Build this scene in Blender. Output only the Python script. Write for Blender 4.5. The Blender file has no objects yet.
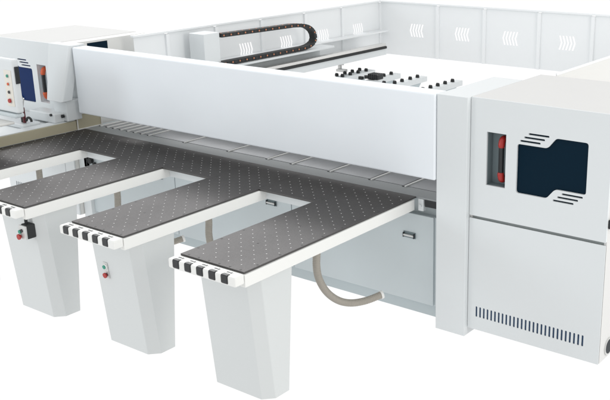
import bpy, bmesh, math, random
from mathutils import Vector, Matrix
random.seed(7)
SC = bpy.context.scene
COL = SC.collection

# ------------------------------------------------------------------ camera
YAW, PITCH, ROLL = math.radians(35.8719), math.radians(17.6026), math.radians(-0.5017)
F_PX, CX, CY, W_PX, H_PX = 926.8165, 391.594, 198.2115, 610.0, 400.0
cam_d = bpy.data.cameras.new('camera'); cam = bpy.data.objects.new('camera', cam_d); COL.objects.link(cam)
fw = Vector((-math.sin(YAW)*math.cos(PITCH), math.cos(YAW)*math.cos(PITCH), -math.sin(PITCH)))
rt = Vector((math.cos(YAW), math.sin(YAW), 0)); up = rt.cross(fw)
rt, up = math.cos(ROLL)*rt+math.sin(ROLL)*up, -math.sin(ROLL)*rt+math.cos(ROLL)*up
m = Matrix((rt, up, -fw)).transposed().to_4x4(); m.translation = Vector((3.6179, -4.9075, 2.9742))
cam.matrix_world = m
cam_d.sensor_width = 36; cam_d.lens = F_PX/W_PX*36
cam_d.shift_x = (W_PX/2-CX)/W_PX; cam_d.shift_y = (CY-H_PX/2)/W_PX
cam_d.clip_end = 500
SC.camera = cam
# ------------------------------------------------------------------ studio light
w = bpy.data.worlds.new('World'); SC.world = w; w.use_nodes = True
w.node_tree.nodes['Background'].inputs[0].default_value = (1, 1, 1, 1)
w.node_tree.nodes['Background'].inputs[1].default_value = 1.03
def softbox(name, loc, target, sx, sy, power, col=(1, 1, 1)):
    l = bpy.data.lights.new(name, 'AREA'); l.shape = 'RECTANGLE'; l.size = sx; l.size_y = sy; l.energy = power; l.color = col
    o = bpy.data.objects.new(name, l); COL.objects.link(o); o.location = loc
    o.rotation_euler = (Vector(target)-Vector(loc)).to_track_quat('-Z', 'Y').to_euler()
    return o
softbox('softbox_back', (-17.8, 12.4, 15.4), (-1.4, -0.8, .95), 12.0, 5.2, 1950)
softbox('softbox_key', (-7.5, -8.0, 3.4), (-2.0, 0.3, 1.1), 2.2, 2.2, 130, (.88, .95, 1))
softbox('softbox_side', (7.5, 0.5, 3.5), (0.5, -0.3, 0.8), 3, 3, 205, (1, .98, .94))
SC.view_settings.view_transform = 'Standard'; SC.view_settings.look = 'None'
SC.view_settings.exposure = 0; SC.view_settings.gamma = 1
SC.render.engine = 'CYCLES'

# ------------------------------------------------------------------ materials
def mat(name, col, rough=.5, metal=0, noise=0, nscale=60, bump=0, bscale=400, spec=.5, rvar=0):
    mm = bpy.data.materials.new(name); mm.use_nodes = True; nt = mm.node_tree; b = nt.nodes['Principled BSDF']
    b.inputs['Base Color'].default_value = (*col, 1); b.inputs['Roughness'].default_value = rough
    b.inputs['Metallic'].default_value = metal; b.inputs['Specular IOR Level'].default_value = spec
    tc = nt.nodes.new('ShaderNodeTexCoord')
    if noise or rvar:
        n = nt.nodes.new('ShaderNodeTexNoise'); n.inputs['Scale'].default_value = nscale; n.inputs['Detail'].default_value = 5
        nt.links.new(tc.outputs['Object'], n.inputs['Vector'])
    if noise:
        r = nt.nodes.new('ShaderNodeMix'); r.data_type = 'RGBA'
        r.inputs['A'].default_value = (*[c*(1-noise) for c in col], 1); r.inputs['B'].default_value = (*[min(1, c*(1+noise)) for c in col], 1)
        nt.links.new(n.outputs['Fac'], r.inputs['Factor']); nt.links.new(r.outputs['Result'], b.inputs['Base Color'])
    if rvar:
        q = nt.nodes.new('ShaderNodeMapRange'); q.inputs['To Min'].default_value = rough-rvar; q.inputs['To Max'].default_value = rough+rvar
        nt.links.new(n.outputs['Fac'], q.inputs['Value']); nt.links.new(q.outputs['Result'], b.inputs['Roughness'])
    if bump:
        n2 = nt.nodes.new('ShaderNodeTexNoise'); n2.inputs['Scale'].default_value = bscale; n2.inputs['Detail'].default_value = 3
        nt.links.new(tc.outputs['Object'], n2.inputs['Vector'])
        bp = nt.nodes.new('ShaderNodeBump'); bp.inputs['Strength'].default_value = bump; bp.inputs['Distance'].default_value = .002
        nt.links.new(n2.outputs['Fac'], bp.inputs['Height']); nt.links.new(bp.outputs['Normal'], b.inputs['Normal'])
    return mm
M = {}
M['paint'] = mat('powder_coat_white', (.66, .69, .70), .38, noise=.012, nscale=4, bump=.10, bscale=260)
M['shell_paint'] = mat('powder_coat_shell_white', (.625, .625, .617), .6, spec=.15, noise=.012, nscale=4, bump=.10, bscale=260)
M['frame_paint'] = mat('powder_coat_frame_white', (.75, .755, .735), .4, noise=.012, nscale=4, bump=.10, bscale=260)
M['warm_paint'] = mat('powder_coat_warm_white', (.69, .69, .67), .4, noise=.012, nscale=4, bump=.10, bscale=260)
M['beam_paint'] = mat('powder_coat_cool_white', (.785, .825, .86), .36, noise=.012, nscale=4, bump=.10, bscale=260)  # white paint made paler and bluer, cool light put into its colour
for kk, sc, ds in (('beam_paint', 2.6, .02),):
    nt = M[kk].node_tree; bp0 = [n for n in nt.nodes if n.bl_idname == 'ShaderNodeBump'][0]; tcn = [n for n in nt.nodes if n.bl_idname == 'ShaderNodeTexCoord'][0]
    nw = nt.nodes.new('ShaderNodeTexNoise'); nw.inputs['Scale'].default_value = sc; nw.inputs['Detail'].default_value = 1; nt.links.new(tcn.outputs['Object'], nw.inputs['Vector'])
    b2 = nt.nodes.new('ShaderNodeBump'); b2.inputs['Strength'].default_value = .35; b2.inputs['Distance'].default_value = ds
    nt.links.new(nw.outputs['Fac'], b2.inputs['Height']); nt.links.new(b2.outputs['Normal'], bp0.inputs['Normal'])
M['leg_paint'] = mat('powder_coat_leg_grey_white', (.585, .608, .608), .42, noise=.012, nscale=4, bump=.10, bscale=260)  # same white paint, darkened in colour so the leg fronts look shaded
M['fence_paint'] = mat('sheet_metal_pale_white', (.80, .82, .83), .45, noise=.012, nscale=4)
M['grey_paint'] = mat('powder_coat_pale_grey', (.53, .585, .605), .4, noise=.015, nscale=4, bump=.10, bscale=260)
M['plinth'] = mat('plinth_grey', (.45, .51, .53), .45, noise=.02, nscale=6)
M['plate'] = mat('dark_phenolic_plate', (.022, .021, .0205), .43, metal=.0, noise=.12, nscale=420, spec=.16, rvar=.03)
mm = M['plate']; nt = mm.node_tree; b = nt.nodes['Principled BSDF']   # satin phenolic: dull body plus an even sheen
df = nt.nodes.new('ShaderNodeBsdfDiffuse'); gl = nt.nodes.new('ShaderNodeBsdfGlossy'); ad = nt.nodes.new('ShaderNodeAddShader')
nt.links.new(b.inputs['Base Color'].links[0].from_socket, df.inputs['Color'])
gn = nt.nodes.new('ShaderNodeTexNoise'); gn.inputs['Scale'].default_value = 330; gn.inputs['Detail'].default_value = 2
gb = nt.nodes.new('ShaderNodeTexNoise'); gb.inputs['Scale'].default_value = 2.2; gb.inputs['Detail'].default_value = 4
gm = nt.nodes.new('ShaderNodeMath'); gm.operation = 'MULTIPLY_ADD'; gm.inputs[1].default_value = .35
tcn = [n for n in nt.nodes if n.bl_idname == 'ShaderNodeTexCoord'][0]
nt.links.new(tcn.outputs['Object'], gn.inputs['Vector']); nt.links.new(tcn.outputs['Object'], gb.inputs['Vector'])
nt.links.new(gb.outputs['Fac'], gm.inputs[0]); nt.links.new(gn.outputs['Fac'], gm.inputs[2])
gr = nt.nodes.new('ShaderNodeMapRange'); gr.inputs['From Min'].default_value = .35; gr.inputs['From Max'].default_value = 1.0; gr.inputs['To Min'].default_value = .075; gr.inputs['To Max'].default_value = .142
nt.links.new(gm.outputs[0], gr.inputs['Value']); gc = nt.nodes.new('ShaderNodeCombineColor'); g2 = nt.nodes.new('ShaderNodeMath'); g2.operation = 'MULTIPLY'; g2.inputs[1].default_value = .978
nt.links.new(gr.outputs['Result'], gc.inputs[0]); nt.links.new(gr.outputs['Result'], g2.inputs[0]); nt.links.new(g2.outputs[0], gc.inputs[1]); nt.links.new(g2.outputs[0], gc.inputs[2])
nt.links.new(gc.outputs[0], gl.inputs['Color']); gl.inputs['Roughness'].default_value = .43
nt.links.new(df.outputs[0], ad.inputs[0]); nt.links.new(gl.outputs[0], ad.inputs[1]); nt.links.new(ad.outputs[0], nt.nodes['Material Output'].inputs['Surface'])
M['edge'] = mat('plate_edge', (.05, .045, .04), .6)
M['nozzle'] = mat('air_nozzle_steel', (.48, .475, .47), .4, metal=.2)
M['screw'] = mat('blackened_screw', (.02, .02, .02), .5)
M['black'] = mat('black_plastic', (.010, .012, .014), .32)
M['blackrubber'] = mat('black_rubber', (.02, .022, .023), .7)
M['navy'] = mat('navy_tinted_window', (.0005, .012, .025), .2, spec=.08)
M['blue'] = mat('blue_tinted_window', (.003, .022, .10), .2, spec=.08)  # navy glass with the left window's blue reflections put into its colour
M['ventblue'] = mat('blue_filter_mesh', (.010, .045, .11), .5)
M['steel'] = mat('ground_steel', (.30, .305, .315), .36, metal=.35, noise=.12, nscale=9, rvar=.03)
M['darksteel'] = mat('dull_steel_bed', (.27, .285, .29), .5, metal=.0, noise=.06, nscale=14, rvar=.03, spec=.3)
M['alu'] = mat('brushed_aluminium_guide', (.52, .48, .35), .4, metal=.35, noise=.04, nscale=5, rvar=.03)  # tan reflection put into the aluminium's base colour
M['bright'] = mat('bright_rail', (.75, .74, .72), .25, metal=.8)
M['silver'] = mat('silver_plate', (.60, .60, .59), .35, metal=.35)
M['hose'] = mat('grey_ribbed_hose', (.33, .305, .265), .55, noise=.08, nscale=30)
M['cuff'] = mat('white_cuff', (.75, .75, .73), .5)
M['red'] = mat('red_plastic', (.36, .015, .011), .35)
M['orange'] = mat('orange_plastic', (.60, .10, .03), .5)
M['green'] = mat('green_plastic', (.01, .25, .17), .3)
M['dark'] = mat('dark_interior', (.03, .035, .04), .8)
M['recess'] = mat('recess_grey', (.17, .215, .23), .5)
M['recess_light'] = mat('recess_pale_grey', (.75, .80, .83), .5)  # recess grey lightened to offset the shade inside the left pan
M['gap'] = mat('gap_grey', (.34, .37, .37), .7)
M['pin'] = mat('chain_pin_orange', (.50, .19, .09), .5)
M['cream'] = mat('cream_button_strip', (.72, .69, .62), .5)
M['darkred'] = mat('dark_red_handle', (.09, .008, .012), .35)
fl = bpy.data.materials.new('white_acrylic_light_table'); fl.use_nodes = True  # translucent floor, added to glow white from below and hide shadows
nt = fl.node_tree; nt.nodes.remove(nt.nodes['Principled BSDF'])
tb = nt.nodes.new('ShaderNodeBsdfTranslucent'); tb.inputs['Color'].default_value = (.995, .995, .995, 1)
nt.links.new(tb.outputs[0], nt.nodes['Material Output'].inputs['Surface']); M['floor'] = fl

# ------------------------------------------------------------------ helpers
def obj(name, bm, mats, parent=None, smooth=False):
    me = bpy.data.meshes.new(name); bmesh.ops.recalc_face_normals(bm, faces=bm.faces); bm.to_mesh(me); bm.free()
    for k in (mats if isinstance(mats, (list, tuple)) else [mats]): me.materials.append(M[k])
    if smooth:
        for p in me.polygons: p.use_smooth = True
    o = bpy.data.objects.new(name, me); COL.objects.link(o); o.parent = parent
    return o
def empty(name, loc=(0, 0, 0), parent=None):
    o = bpy.data.objects.new(name, None); COL.objects.link(o); o.location = loc; o.parent = parent; o.empty_display_size = .1
    return o
def add(bm, tmp, mi=0):
    for f in tmp.faces: f.material_index = mi
    me = bpy.data.meshes.new('t'); tmp.to_mesh(me); tmp.free(); bm.from_mesh(me); bpy.data.meshes.remove(me)
def box(bm, x0, x1, y0, y1, z0, z1, bev=0, mi=0, seg=2):
    t = bmesh.new(); bmesh.ops.create_cube(t, size=1)
    for v in t.verts: v.co = Vector(((x0+x1)/2+v.co.x*(x1-x0), (y0+y1)/2+v.co.y*(y1-y0), (z0+z1)/2+v.co.z*(z1-z0)))
    if bev: bmesh.ops.bevel(t, geom=t.edges[:], offset=bev, segments=seg, affect='EDGES', profile=.5)
    add(bm, t, mi)
def B(*a, **k):
    bm = bmesh.new(); box(bm, *a, **k); return bm
def prism(bm, lo, hi, mi=0, bev=0):
    """solid between two equal-length 3D loops"""
    t = bmesh.new(); a = [t.verts.new(p) for p in lo]; b = [t.verts.new(p) for p in hi]; n = len(a)
    t.faces.new(a); t.faces.new(b[::-1])
    for i in range(n): t.faces.new((a[i], a[(i+1) % n], b[(i+1) % n], b[i]))
    bmesh.ops.recalc_face_normals(t, faces=t.faces)
    if bev: bmesh.ops.bevel(t, geom=t.edges[:], offset=bev, segments=2, affect='EDGES', profile=.5)
    add(bm, t, mi)
def cyl(bm, p0, p1, r0, r1=None, n=20, mi=0, caps=True):
    p0, p1 = Vector(p0), Vector(p1); r1 = r0 if r1 is None else r1
    t = bmesh.new(); d = p1-p0
    bmesh.ops.create_cone(t, cap_ends=caps, segments=n, radius1=r0, radius2=r1, depth=d.length)
    q = d.to_track_quat('Z', 'Y').to_matrix().to_4x4(); q.translation = (p0+p1)/2
    t.transform(q); add(bm, t, mi)
def sphere(bm, c, r, sx=1, sy=1, sz=1, mi=0):
    t = bmesh.new(); bmesh.ops.create_uvsphere(t, u_segments=14, v_segments=9, radius=r)
    for v in t.verts: v.co = Vector((c[0]+v.co.x*sx, c[1]+v.co.y*sy, c[2]+v.co.z*sz))
    add(bm, t, mi)
def sheet(bm, outer, holes, axes, depth, mi=0):
    """flat plate with real cut-outs: 2D loops put through axes(u, v) -> point, given thickness along the vector depth"""
    t = bmesh.new(); es = []
    for loop in [outer]+holes:
        vs = [t.verts.new(axes(*p)) for p in loop]
        es += [t.edges.new((vs[i], vs[(i+1) % len(vs)])) for i in range(len(vs))]
    bmesh.ops.triangle_fill(t, use_beauty=True, use_dissolve=False, edges=es, normal=Vector(depth).normalized())
    r = bmesh.ops.extrude_face_region(t, geom=t.faces[:])
    bmesh.ops.translate(t, vec=depth, verts=[g for g in r['geom'] if isinstance(g, bmesh.types.BMVert)])
    bmesh.ops.recalc_face_normals(t, faces=t.faces)
    add(bm, t, mi)
def rect(x0, x1, z0, z1): return [(x0, z0), (x1, z0), (x1, z1), (x0, z1)]
def rounded(pts, r, n=4):
    out = []; N = len(pts)
    for i in range(N):
        p = Vector(pts[i]); a = (Vector(pts[i-1])-p); b = (Vector(pts[(i+1) % N])-p)
        rr = min(r, a.length*.45, b.length*.45); a = p+a.normalized()*rr; b = p+b.normalized()*rr
        for k in range(n+1):
            s = k/n; q = a*(1-s)**2+p*2*s*(1-s)+b*s*s; out.append((q.x, q.y))
    return out
def catmull(P, n):
    P = [Vector(p) for p in P]; P = [2*P[0]-P[1]]+P+[2*P[-1]-P[-2]]; out = []
    for i in range(1, len(P)-2):
        for k in range(n):
            t = k/n; a, b, c, d = P[i-1:i+3]
            out.append(.5*((2*b)+(c-a)*t+(2*a-5*b+4*c-d)*t*t+(3*b-a-3*c+d)*t**3))
    out.append(P[-2]); return out
def tube(bm, path, rad, n=16, mi=0, caps=True):
    t = bmesh.new(); rings = []; ref = Vector((1, .3, 0)).normalized()
    for i, p in enumerate(path):
        d = (path[min(i+1, len(path)-1)]-path[max(i-1, 0)]).normalized()
        u = (ref-d*ref.dot(d)).normalized(); v = d.cross(u); ref = u
        r = rad(i) if callable(rad) else rad
        rings.append([t.verts.new(p+u*r*math.cos(2*math.pi*k/n)+v*r*math.sin(2*math.pi*k/n)) for k in range(n)])
    for a, b in zip(rings, rings[1:]):
        for k in range(n): t.faces.new((a[k], a[(k+1) % n], b[(k+1) % n], b[k]))
    if caps: t.faces.new(rings[0][::-1]); t.faces.new(rings[-1])
    add(bm, t, mi)
def tag(o, label, cat, group=None):
    o['label'] = label; o['category'] = cat
    if group: o['group'] = group
def XZ(y): return lambda x, z: Vector((x, y, z))
def YZ(x): return lambda y, z: Vector((x, y, z))

# ------------------------------------------------------------------ floor
bm = bmesh.new(); bmesh.ops.create_grid(bm, x_segments=4, y_segments=4, size=60)
o = obj('floor', bm, 'floor'); o['kind'] = 'structure'

# ------------------------------------------------------------------ the panel saw
saw = empty('panel_saw')
tag(saw, 'large white panel saw with dark perforated feed tables, long pressure beam and end cabinets', 'panel saw')
D, WF = 1.0764, .5382          # spacing and width of the feed tables
XB0, XB1 = -3.75, .2326        # ends of the beam
YF, YS, YB = -1.3684, -.1096, .4004
ZT = .95; ZTOP = 1.744

# pressure beam
bm = bmesh.new()
box(bm, XB0, XB1-.004, .2926, .447, 1.1315, ZTOP, bev=.011, seg=3)
obj('pressure_beam', bm, 'beam_paint', saw)
# base under the table
bm = bmesh.new()
box(bm, XB0-.2, XB1+.1, .452, 1.05, .095, .795)
box(bm, XB0-.2, XB1+.1, .50, 1.05, .795, .93)
base = obj('saw_base', bm, 'grey_paint', saw)
obj('plinth', B(XB0-.2, XB1+.1, .47, 1.03, 0, .095), 'plinth', base)
for a, b in ((-1.252, .128), (-2.65, -1.26), (-3.9, -2.658)):
    dr = obj('access_door', B(a, b, .436, .4515, .10, .798, bev=.004), 'grey_paint', base)
    hx = b-.21
    bm = bmesh.new(); box(bm, hx-.055, hx+.055, .431, .4355, .602, .650, bev=.002, mi=1)
    box(bm, hx-.046, hx+.046, .412, .4305, .618, .632, bev=.004); box(bm, hx-.050, hx-.044, .414, .4305, .608, .644, mi=2); box(bm, hx+.044, hx+.050, .414, .4305, .608, .644, mi=2)
    obj('door_handle', bm, ['silver', 'recess', 'dark'], base)
bm = bmesh.new(); box(bm, -3.91, -3.87, .40, .4345, .56, .76, bev=.004); cyl(bm, (-3.83, .43, .63), (-3.83, .40, .63), .03); cyl(bm, (-3.78, .43, .60), (-3.78, .41, .60), .018)
obj('latch', bm, 'blackrubber', base)
# steel bed under the beam
bm = bmesh.new()
box(bm, -3.835, XB1-.005, YB+.003, .57, .937, .9485, bev=.0015)
obj('bed_front_strip', bm, 'darksteel', saw)
bm = bmesh.new(); box(bm, -3.835, XB1-.005, .573, .98, .937, .951)
bed = obj('saw_bed', bm, 'steel', saw)
for x in [-3.8+.1*k for k in range(8)]+[-2.62, -2.065, -1.605, -1.335, -.935, -.527, -.208]:
    bm = bmesh.new(); box(bm, x-.024, x-.0005, .550, .975, .94, .9525, mi=1); box(bm, x, x+.016, .548, .975, .94, .9585, bev=.0015)
    obj('clamp_finger', bm, ['cuff', 'black'], bed)
obj('bed_backstop', B(-3.25, XB1-.01, .985, 1.03, .93, 1.25), 'fence_paint', saw)  # unseen wall, added to set light and reflections in the gap
obj('rear_cover', B(-3.25, XB1-.01, .4485, .70, 1.2505, 1.27), 'paint', saw)  # unseen shelf, added to keep the back light off the table strip
bm = bmesh.new(); box(bm, -3.86, -3.838, .318, .60, .9515, 1.105, bev=.003)
for a in ((.318, .600, .9515, .960), (.318, .600, 1.096, 1.105), (.318, .328, .9605, 1.0955), (.590, .600, .9605, 1.0955)): box(bm, -3.8375, -3.830, *a, mi=1)
obj('end_bracket', bm, ['alu', 'cuff'], saw)

# dark strip of table between the feed tables, set along the bed
def nozzles(bm, x0, x1, y0, y1, z):
    p = D/20
    for i in range(int(x0/p)-2, int(x1/p)+3):
        for j in range(-30, 12):
            if (i+j) % 2: continue
            x = i*p+.012; y = j*p+.0
            if x0+.026 < x < x1-.026 and y0+.03 < y < y1-.03:
                cyl(bm, (x, y, z-.003), (x, y, z+.0012), .0044, n=10, mi=1)
def screws(bm, pts, z):
    for x, y in pts: cyl(bm, (x, y, z-.003), (x, y, z+.001), .0074, n=10, mi=2)
for k in range(3):
    x0, x1 = -D*(k+1)+.0015, -D*k-WF-.0015
    bm = bmesh.new(); box(bm, x0, x1, YS, YB, .936, ZT, bev=.0012, seg=1); nozzles(bm, x0, x1, YS, YB, ZT)
    screws(bm, [(x0+.03+i*(x1-x0-.06)/3, YB-.02) for i in range(4)], ZT)
    st = obj('table_strip', bm, ['plate', 'nozzle', 'screw'], saw)
    obj('strip_support', B(x0, x1, YS+.06, YB, .86, .935), 'paint', st)

# feed table with leg, front rollers and plate
def make_table(wide=0):
    t = empty('feed_table', (0, 0, 0), saw)
    xl = -WF-wide
    bm = bmesh.new()
    box(bm, -.028, .014, YF-.01, .36, .858, .9365, bev=.004)
    box(bm, xl-.014, xl+.028, YF-.01, .36, .858, .9365, bev=.004)
    box(bm, xl+.028, -.028, YF, .36, .880, .9365)
    obj('table_frame', bm, 'frame_paint', t)
    bm = bmesh.new()
    box(bm, xl-.014, .014, -1.458, YF-.012, .884, .9455, bev=.010, seg=3)
    xs = [-.073-.1025*k for k in range(5 if not wide else 6)]
    obj('front_housing', bm, 'frame_paint', t)
    for x in xs:
        bm = bmesh.new()
        box(bm, x-.0335, x+.0335, -1.462, -1.425, .8885, .9485, bev=.013, seg=3)
        r = obj('front_roller', bm, 'black', t)
        bm = bmesh.new(); box(bm, x-.03, x+.03, -1.424, -1.402, .942, .9475, bev=.002)
        box(bm, x-.02, x+.004, -1.418, -1.408, .9470, .9488, mi=1); box(bm, x+.010, x+.022, -1.420, -1.406, .9470, .9488, mi=1)
        obj('roller_clip', bm, ['silver', 'black'], t)
    bm = bmesh.new(); box(bm, xl, 0, YF, YB, .938, ZT, bev=.0012, seg=1)
    nozzles(bm, xl, 0, YF, YB, ZT)
    e = [(-.045-.0875*i, YF+.018) for i in range(6)]
    e += [(-.018, YF+.13+.2*i) for i in range(8)]+[(xl+.018, YF+.13+.2*i) for i in range(8)]+[(-.27, YF+.4+.4*i) for i in range(3)]
    screws(bm, e, ZT)
    obj('perforated_plate', bm, ['plate', 'nozzle', 'screw'], t)
    # leg: chamfered front corner, tapered towards the floor
    def foot(y0, y1, z): return [(-.498, y0, z), (-.101, y0, z), (-.036, y0+.065, z), (-.036, y1, z), (-.498, y1, z)]
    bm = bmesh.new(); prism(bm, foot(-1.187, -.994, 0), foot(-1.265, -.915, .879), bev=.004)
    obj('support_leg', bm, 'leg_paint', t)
    return t
proto = make_table()
def copy_tree(o, parent):
    c = o.copy(); COL.objects.link(c); c.parent = parent
    for ch in [x for x in bpy.data.objects if x.parent == o]:
        if ch.parent == o: copy_tree(ch, c)
    return c
def leg_front(z): return -1.187-.078*z/.879
tables = [proto]
for k in (1, 2):
    c = copy_tree(proto, saw); c.location.x = -D*k; tables.append(c)
t4 = make_table(wide=.078); t4.location.x = -3*D; tables.append(t4)
# switch plate on the middle leg
t = tables[1]; yf = leg_front(.585)
def on_leg(bm):
    bm.transform(Matrix.Translation((-.390, yf, .585)) @ Matrix.Rotation(math.atan(.078/.879), 4, 'X')); return bm
obj('switch_plate', on_leg(B(-.023, .023, -.006, -.001, -.059, .059, bev=.002)), 'silver', t)
bm = bmesh.new(); cyl(bm, (-.004, -.006, .026), (-.004, -.018, .026), .014, mi=0); cyl(bm, (.003, -.006, .030), (.003, -.012, .030), .019, mi=1)
obj('start_button', on_leg(bm), ['green', 'cuff'], t)
bm = bmesh.new(); cyl(bm, (0, -.006, -.033), (0, -.018, -.033), .012, mi=1); cyl(bm, (0, -.018, -.033), (0, -.027, -.033), .019)
obj('emergency_stop_button', on_leg(bm), ['red', 'darkred'], t)
# hanging control box on the next leg
t = tables[2]; X = -2*D
bm = bmesh.new(); box(bm, -2.322-X, -2.245-X, -1.316, -1.2455, .668, .776, bev=.008, seg=3)
obj('control_box', bm, 'blackrubber', t)
bm = bmesh.new(); box(bm, -2.326-X, -2.243-X, -1.334, -1.3165, .668, .772, bev=.005)
obj('control_box_cover', bm, 'silver', t)
bm = bmesh.new(); cyl(bm, (-2.306-X, -1.334, .724), (-2.306-X, -1.344, .724), .014, mi=0); cyl(bm, (-2.286-X, -1.334, .734), (-2.286-X, -1.341, .734), .013, mi=1)
obj('start_button', bm, ['green', 'black'], t)
bm = bmesh.new(); cyl(bm, (-2.306-X, -1.334, .688), (-2.306-X, -1.346, .688), .011); cyl(bm, (-2.306-X, -1.346, .688), (-2.306-X, -1.356, .688), .021)
obj('emergency_stop_button', bm, 'red', t)
bm = bmesh.new(); tube(bm, catmull([(-2.29-X, -1.285, .77), (-2.29-X, -1.288, .80), (-2.285-X, -1.285, .825), (-2.27-X, -1.28, .882)], 6), .012, n=10)
obj('cable', bm, 'blackrubber', t, True)

# ------------------------------------------------------------------ end cabinets
def cabinet(name, x0, x1, mir, win):
    """mir(x): puts a coordinate of the right cabinet into place"""
    c = empty(name, (0, 0, 0), saw)
    fx = (lambda x: x1-(x-.478)) if mir else (lambda x: x)
    def R(a, b, z0, z1): a, b = sorted((fx(a), fx(b))); return rect(a, b, z0, z1)
    bx = lambda bm, a, b, *r, **k: box(bm, *sorted((fx(a), fx(b))), *r, **k)
    y = .349; L, Rr = .478, 1.489
    rec = R(.607, .753, 1.152, 1.522)
    winp = [(fx(a), b) for a, b in ((.836, 1.472), (1.055, 1.472), (1.113, 1.545), (1.335, 1.545), (1.335, 1.206), (1.119, 1.206), (1.060, 1.136), (.836, 1.136))]
    lines = [R(a, b, z-.0065, z+.0065) for a, b, z in ((.916, 1.064, 1.548), (.885, 1.034, 1.5215), (.856, 1.004, 1.495), (1.169, 1.315, 1.1845), (1.138, 1.284, 1.1585), (1.108, 1.254, 1.132))]
    bm = bmesh.new(); sheet(bm, rounded(R(L+.004, Rr, .9165, ZTOP), .004), [rec, rounded(winp, .02)]+[rounded(l, .006) for l in lines], XZ(y), (0, .015, 0))
    obj('cabinet_door', bm, 'paint', c)
    vents = [rounded(R(.547+.0302*i, .561+.0302*i, .160, .240), .007) for i in range(28)]
    bm = bmesh.new(); sheet(bm, rounded(R(L+.004, Rr, .059, .8955), .004), vents, XZ(y), (0, .006, 0))
    obj('lower_panel', bm, 'paint', c)
    bm = bmesh.new(); bx(bm, .54, 1.385, .3565, .362, .145, .255); obj('vent_filter', bm, 'ventblue', c)
    bm = bmesh.new()
    bx(bm, L+.002, L+.02, .3645, 1.36, .059, 1.732); bx(bm, Rr-.018, Rr, .3645, 1.36, .059, 1.732)
    bx(bm, L+.002, Rr, .3645, 1.36, 1.732, ZTOP); bx(bm, L+.02, Rr-.018, 1.34, 1.36, .059, 1.732); bx(bm, L+.02, Rr-.018, .40, 1.34, .059, .075)
    bx(bm, L+.05, Rr-.25, .62, 1.30, 0, .059)
    obj('cabinet_shell', bm, 'shell_paint', c)
    bm = bmesh.new(); bx(bm, L+.02, Rr-.018, .372, .40, .87, .94); obj('door_gap', bm, 'gap', c)
    bm = bmesh.new(); bx(bm, .80, 1.37, .366, .372, 1.11, 1.57); obj('viewing_window', bm, win, c)
    # recess: a shallow pan with a bow handle
    bm = bmesh.new(); bx(bm, .59, .77, .436, .442, 1.135, 1.54); bx(bm, .595, .6065, .3645, .436, 1.14, 1.535); bx(bm, .7535, .765, .3645, .436, 1.14, 1.535)
    bx(bm, .6065, .7535, .3645, .436, 1.14, 1.1515); bx(bm, .6065, .7535, .3645, .436, 1.5225, 1.535)
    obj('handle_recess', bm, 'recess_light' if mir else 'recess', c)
    hx = fx(.705)
    for nm, pts, mk, r in (('door_handle', [(hx, .372, 1.445), (hx, .370, 1.335), (hx, .372, 1.225)], 'black', .017),):
        bm = bmesh.new(); tube(bm, catmull([(hx, .434, 1.47), (hx, .40, 1.47), (hx, .380, 1.435), (hx, .377, 1.335), (hx, .380, 1.235), (hx, .40, 1.20), (hx, .434, 1.20)], 6), .0185, n=14)
        obj(nm, bm, mk, c, True)
    for zz, s in ((1.455, 1), (1.215, -1)):
        bm = bmesh.new(); tube(bm, catmull([(hx, .425, zz+s*.022), (hx, .392, zz+s*.016), (hx, .378, zz-s*.012), (hx, .376, zz-s*.035)], 5), lambda i: .023 if 1 < i < 14 else .020, n=14)
        obj('handle_end_cap', bm, 'red' if not mir else 'orange', c, True)
    return c
cr = cabinet('electrical_cabinet', .478, 1.489, False, 'navy')
bm = bmesh.new(); cyl(bm, (1.489, .50, .135), (1.497, .50, .135), .062, n=32); obj('side_port', bm, 'silver', cr)
bm = bmesh.new(); cyl(bm, (1.4972, .50, .135), (1.499, .50, .135), .05, n=32); obj('port_screen', bm, 'dark', cr)
bm = bmesh.new(); box(bm, 1.4895, 1.512, .365, .44, 1.005, 1.065, bev=.006); obj('side_latch', bm, 'black', cr)
cl = cabinet('electrical_cabinet', -5.157, -4.146, True, 'blue')
bm = bmesh.new(); box(bm, -4.1445, -3.995, .365, 1.352, .06, ZTOP-.002); obj('cabinet_side', bm, 'warm_paint', cl)
bm = bmesh.new(); box(bm, -3.9945, -3.992, .64, .875, 1.55, 1.722); obj('side_window', bm, 'navy', cl)
bm = bmesh.new(); box(bm, -4.1435, -4.0, .349, .364, .06, ZTOP-.002); obj('cabinet_filler', bm, 'paint', cl)
# pillars at the ends of the beam
bm = bmesh.new(); box(bm, XB1, .4785, .309, 1.08, 0, ZTOP+.001, bev=.004)
p = obj('end_pillar', bm, 'paint', saw)
obj('pillar_cable_box', B(.07, XB1-.003, .408, .4495, .880, .934, bev=.003), 'black', p)
bm = bmesh.new(); box(bm, .016, .062, .402, .448, .845, .9355, bev=.003); cyl(bm, (.038, .402, .885), (.038, .392, .885), .012, n=6)
obj('bracket', bm, 'paint', p)
bm = bmesh.new(); box(bm, -3.99, -3.87, .40, .52, 0, ZTOP-.001, bev=.004)
obj('end_pillar', bm, 'paint', saw)
bm = bmesh.new()   # wedge-shaped lift cover over the left end of the beam
prism(bm, [(-3.985, .126, 1.255), (-3.763, .126, 1.255), (-3.757, .14, 1.257), (-3.768, .25, 1.257), (-3.985, .25, 1.255)],
      [(-4.095, .285, 1.76), (-3.785, .285, 1.76), (-3.765, .305, 1.76), (-3.765, .39, 1.76), (-4.095, .39, 1.76)], bev=.006)
lc = obj('lift_cover', bm, 'paint', saw)
bm = bmesh.new(); box(bm, -4.0, -3.80, .20, .36, 1.06, 1.25, bev=.006); box(bm, -4.25, -3.86, .10, .25, 1.052, 1.14, bev=.01)
cyl(bm, (-3.845, .19, 1.11), (-3.845, .17, 1.11), .016, mi=1); cyl(bm, (-3.90, .10, 1.13), (-3.90, .085, 1.13), .012, mi=1)
obj('clamp_block', bm, ['paint', 'black'], lc)

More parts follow.
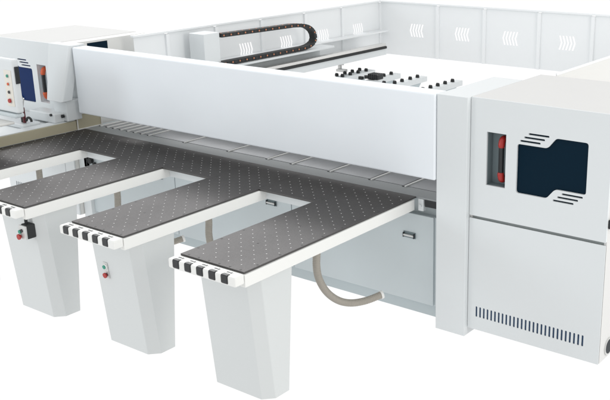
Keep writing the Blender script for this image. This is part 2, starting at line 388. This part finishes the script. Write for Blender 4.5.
# ------------------------------------------------------------------ left side: guide, side table, console
bm = bmesh.new(); box(bm, -3.90, -3.838, -1.7, .312, .9535, 1.043, bev=.002)
g = obj('guide_fence', bm, 'alu', saw)
bm = bmesh.new(); box(bm, -3.96, -3.845, -1.7, .30, 1.0435, 1.052, bev=.002); obj('guide_cap', bm, 'paint', g)
bm = bmesh.new(); box(bm, -4.9, -3.92, -1.6, .33, .96, 1.035, bev=.004); stb = obj('side_table', bm, 'paint', saw)
bm = bmesh.new(); box(bm, -4.8, -4.0, -1.0, .2, .84, .959); obj('table_bracket', bm, 'grey_paint', stb)
bm = bmesh.new(); box(bm, -4.28, -3.97, -.16, .02, 1.036, 1.075, bev=.008); lv = obj('lever_base', bm, 'paint', saw)
bm = bmesh.new(); cyl(bm, (-4.03, -.1, 1.08), (-4.03, -.1, 1.22), .016, .013, mi=0); cyl(bm, (-4.03, -.1, 1.22), (-4.0, -.1, 1.31), .006, mi=1); box(bm, -4.07, -4.052, -.11, -.09, 1.08, 1.2, mi=2)
obj('lever', bm, ['darkred', 'silver', 'black'], lv)
bm = bmesh.new(); tube(bm, catmull([(-4.0, -.1, 1.10), (-3.98, -.1, 1.128), (-3.95, -.1, 1.135), (-3.925, -.1, 1.12), (-3.92, -.1, 1.10)], 5), .011, n=10)
obj('cable', bm, 'blackrubber', lv, True)
con = empty('control_console', (-3.7, -.5, 1.05), saw)
OX, OY, OZ = -3.7, -.5, 1.05
def cb(*a, **k):
    bm = B(*a, **k); bm.transform(Matrix.Translation((-OX, -OY, -OZ))); return bm
obj('console_body', cb(-4.15, -3.475, -.5, -.435, 1.30, 1.762, bev=.018, seg=4), 'paint', con)
obj('side_grille', cb(-3.4745, -3.464, -.485, -.445, 1.555, 1.70, bev=.003), 'black', con)
obj('console_hood', cb(-4.15, -3.49, -.52, -.43, 1.262, 1.296, bev=.01), 'grey_paint', con)
obj('keyboard_tray', cb(-4.15, -3.54, -.80, -.50, 1.205, 1.228, bev=.008), 'warm_paint', con)
obj('console_arm', cb(-4.02, -3.93, -.49, -.44, 1.036, 1.262, bev=.01), 'paint', con)
pan = obj('button_panel', cb(-3.605, -3.502, -.5045, -.5005, 1.36, 1.668, bev=.0015), 'cream', con)
for x, z, k, r, dd in ((-3.551, 1.620, 'green', .014, .01), (-3.553, 1.551, 'orange', .013, .01), (-3.554, 1.482, 'black', .014, .01), (-3.556, 1.408, 'red', .02, .018)):
    bm = bmesh.new(); cyl(bm, (x, -.5047, z), (x, -.508, z), r*1.25, mi=1); cyl(bm, (x, -.508, z), (x, -.508-dd*.6, z), r*.9)
    bm.transform(Matrix.Translation((-OX, -OY, -OZ)))
    obj({'red': 'emergency_stop_button'}.get(k, 'push_button'), bm, [k, 'silver'], con)

# ------------------------------------------------------------------ rear: carriage rail, cable chain, panel supports
bm = bmesh.new(); box(bm, -3.72, -3.36, .95, 4.66, 1.142, 1.222, bev=.004); rb = obj('carriage_beam', bm, 'paint', saw)
bm = bmesh.new(); box(bm, -3.44, -3.352, .95, 4.64, 1.252, 1.287, bev=.005); obj('guide_rail', bm, 'bright', rb)
bm = bmesh.new(); box(bm, -3.42, -3.346, .95, 4.65, 1.2225, 1.2515); obj('rack_strip', bm, 'blackrubber', rb)
bm = bmesh.new(); box(bm, -3.70, -3.43, 1.0, 3.70, 1.345, 1.368, bev=.002); box(bm, -3.70, -3.66, 1.0, 3.70, 1.2225, 1.345); obj('chain_tray', bm, 'paint', rb)
bm = bmesh.new(); box(bm, -3.70, -3.48, 1.67, 1.89, 1.223, 1.725, bev=.006); obj('carriage_post', bm, 'paint', rb)
bm = bmesh.new()
zc = lambda y: 1.689-.02*(max(0, y-1.9)/1.3)
P = [(-3.50, 1.905+i*.075, zc(1.905+i*.075)) for i in range(16)]
P += [(-3.50, 3.20, 1.655), (-3.50, 3.30, 1.625), (-3.50, 3.375, 1.57), (-3.50, 3.403, 1.50), (-3.50, 3.38, 1.445), (-3.50, 3.30, 1.41)]
P += [(-3.50, 3.20-i*.09, 1.397) for i in range(16)]
path = catmull(P, 8)
# resample to even links
L = [0]
for a, b in zip(path, path[1:]): L.append(L[-1]+(b-a).length)
def at(s):
    for i in range(len(L)-1):
        if L[i+1] >= s: return path[i].lerp(path[i+1], (s-L[i])/max(1e-6, L[i+1]-L[i]))
    return path[-1]
nl = int(L[-1]/.052)
for i in range(nl):
    a, b = at(i*L[-1]/nl), at((i+.93)*L[-1]/nl); d = (b-a); ln = d.length; d.normalize(); mid = (a+b)/2
    n = Vector((0, -d.z, d.y)); t = bmesh.new(); bmesh.ops.create_cube(t, size=1)
    for v in t.verts: v.co = mid+d*(v.co.y*ln)+n*(v.co.z*.040)+Vector((v.co.x*.085, 0, 0))
    add(bm, t, 0)
    if i % 2 == 0:
        cyl(bm, mid+Vector((.043, 0, 0)), mid+Vector((.046, 0, 0)), .009, n=10, mi=1)
        cyl(bm, mid+n*.020, mid+n*.0225, .009, n=10, mi=1)
obj('cable_chain', bm, ['blackrubber', 'pin'], rb)
# panel support arms behind the beam
def arm(x, ys, y1, dx=0):
    a = obj('support_arm', B(x-.045, x+.05+dx, 1.0, y1, .90, .962, bev=.004), 'paint', saw)
    br = bmesh.new(); prism(br, [(x-.03, y1-.30, .899), (x-.03, y1-.10, .899), (x-.03, y1-.2, .80)], [(x+.03, y1-.30, .899), (x+.03, y1-.10, .899), (x+.03, y1-.2, .80)])
    obj('arm_bracket', br, 'plinth', a)
    for xx, y in ys:
        bm = bmesh.new(); cyl(bm, (xx-.014, y, .983), (xx+.014, y, .983), .018, n=14); box(bm, xx-.02, xx+.02, y-.012, y+.012, .962, .984)
        obj('support_roller', bm, 'blackrubber', a)
arm(-3.51, [(-3.552, y) for y in (3.88, 4.04, 4.19, 4.34)]+[(-3.46, y) for y in (3.876, 4.03, 4.19, 4.355)], 4.50, .04)
arm(-3.055, [(-3.055, 4.18), (-3.055, 4.335)], 4.47)
arm(-2.665, [(-2.758, 3.778), (-2.663, 3.86), (-2.663, 4.01), (-2.663, 4.18), (-2.663, 4.336)], 4.48)
arm(-2.158, [(-2.158, y) for y in (3.70, 3.858, 4.01, 4.168, 4.33)], 4.48)
for xx in (-3.5, -2.9, -2.4):
    pass
bm = bmesh.new(); box(bm, -3.86, -2.0, 1.0, 1.06, .80, .899); obj('arm_crossbar', bm, 'paint', saw)
bm = bmesh.new(); box(bm, -3.09, -2.94, 3.90, 4.02, .965, 1.03, bev=.012); cyl(bm, (-3.14, 3.9, .99), (-3.09, 3.93, .99), .022, mi=0); box(bm, -3.19, -3.13, 3.84, 3.88, .963, 1.0, bev=.005, mi=1)
for i in range(5): box(bm, -3.085+.028*i, -3.075+.028*i, 3.895, 4.025, .97, 1.035)
obj('gripper_motor', bm, ['black', 'blackrubber'], saw)
bm = bmesh.new(); box(bm, -3.76, -3.62, 4.12, 4.18, .965, 1.0, bev=.004); box(bm, -3.735, -3.70, 4.13, 4.17, 1.0, 1.05, bev=.004); box(bm, -3.79, -3.66, 4.14, 4.16, 1.05, 1.062)
obj('gripper', bm, 'silver', saw)

# ------------------------------------------------------------------ hoses
def hose_mesh():
    P = [(-.361, -.30, .879), (-.361, -.30, .78), (-.362, -.30, .675), (-.371, -.30, .56), (-.369, -.28, .448), (-.352, -.22, .331), (-.330, -.12, .235), (-.290, -.02, .188), (-.238, .09, .180), (-.181, .20, .200)]
    path = catmull(P, 14); L = [0]
    for a, b in zip(path, path[1:]): L.append(L[-1]+(b-a).length)
    out = []; n = int(L[-1]/.0045); j = 0
    for i in range(n+1):
        s = i*L[-1]/n
        while j < len(L)-2 and L[j+1] < s: j += 1
        out.append(path[j].lerp(path[j+1], (s-L[j])/max(1e-6, L[j+1]-L[j])))
    bm = bmesh.new(); tube(bm, out, lambda i: .0275 if i % 3 else .0238, n=18)
    return bm, out
hoses = []
for k in range(4):
    if k == 0:
        bm, out = hose_mesh()
        h = empty('extraction_hose', (-.361, -.30, 0))
        bm.transform(Matrix.Translation((.361, .30, 0))); ob = obj('hose_tube', bm, 'hose', h, True)
        d = (out[-1]-out[-4]).normalized(); bm = bmesh.new(); cyl(bm, out[-1]-d*.004, out[-1]+d*.014, .031, .031, n=24)
        bm.transform(Matrix.Translation((.361, .30, 0))); cu = obj('end_cuff', bm, 'cuff', h)
        hoses.append(h)
    else:
        c = copy_tree(hoses[0], None); c.location.x = -.361-D*k; hoses.append(c)
for h, l in zip(hoses, ('grey ribbed hose under the frontmost right feed table, whole curve and white end in view',
                        'upright grey ribbed hose hanging in the gap between the two nearest feed tables',
                        'grey ribbed hose whose white cuffed end pokes out just right of the middle table leg',
                        'short upright piece of grey ribbed hose in the leftmost gap beneath the far left table')):
    tag(h, l, 'hose', 'ribbed hoses hanging under the feed tables')

# ------------------------------------------------------------------ sheet-metal guard fence round the rear
gf = empty('guard_fence', (-3.8, 5.12, 0))
tag(gf, 'pale sheet metal guard fence with chevron cut-outs enclosing the rear of the panel saw', 'fence')
GX, GY = 3.8, -5.12
def gobj(name, bm, mk):
    bm.transform(Matrix.Translation((GX, GY, 0))); return obj(name, bm, mk, gf)
FZ0, FZ1 = 1.066, 1.745
def chevs(c, z, s, w=.21, h=.165):
    out = []
    for i in range(5):
        u = c+(i-2)*w/5-s*.012; a = w/5*.52
        out.append([(u, z-h/2), (u+a, z-h/2), (u+a+s*.025, z), (u+a, z+h/2), (u, z+h/2), (u+s*.025, z)])
    return out
bp = [-3.80, -2.88, -2.193, -1.445, -.764, -.08, .6]
for (a, b), (c, s) in zip(zip(bp, bp[1:]), ((-3.22, -1), (-2.53, -1), (-1.845, -1), (-1.09, 1), (-.42, 1), (.26, 1))):
    bm = bmesh.new(); sheet(bm, rect(a+.0215, b-.0215, FZ0, FZ1), chevs(c, 1.405, s), XZ(5.12), (0, .003, 0)); gobj('fence_panel', bm, 'fence_paint')
for x in bp[1:-1]: gobj('fence_post', B(x-.021, x+.021, 5.095, 5.125, FZ0, FZ1-.012, bev=.003), 'fence_paint')
lp = [5.12, 4.312, 2.845, 1.458, .45]
lp = [5.12, 4.31, 3.60, 2.845, 2.14, 1.458, 1.02]
for (a, b), (c) in zip(zip(lp, lp[1:]), (4.63, 3.93, 3.25, 2.58, 1.92, None)):
    bm = bmesh.new(); sheet(bm, rect(b+.0215, a-.0215, FZ0, FZ1), chevs(c, 1.425, 1) if c else [], YZ(-3.80), (-.003, 0, 0)); gobj('fence_panel', bm, 'fence_paint')
for y in lp[1:-1]: gobj('fence_post', B(-3.805, -3.775, y-.021, y+.021, FZ0, FZ1-.012, bev=.003), 'fence_paint')
gobj('corner_post', B(-3.812, -3.776, 5.092, 5.128, FZ0, FZ1-.012, bev=.003), 'fence_paint')
gobj('top_rail', B(-3.82, .61, 5.085, 5.135, FZ1+.0005, FZ1+.022, bev=.003), 'fence_paint')
gobj('top_rail', B(-3.82, -3.77, 1.02, 5.0845, FZ1+.0005, FZ1+.022, bev=.003), 'fence_paint')
gobj('wall_ledge', B(-3.795, -3.64, 1.0, 5.09, 1.369, 1.384, bev=.002), 'fence_paint')
bm = bmesh.new(); sheet(bm, rect(1.37, 5.08, FZ0, FZ1), [], YZ(.6), (.004, 0, 0)); gobj('fence_panel', bm, 'warm_paint')
gobj('top_rail', B(.596, .608, 1.372, 5.0845, FZ1+.0005, FZ1+.018, bev=.003), 'fence_paint')
for x, y in ((-3.79, 5.11), (.59, 5.11)):
    gobj('fence_foot', B(x-.02, x+.02, y-.02, y+.02, 0, FZ0-.001), 'fence_paint') if x > 0 else None
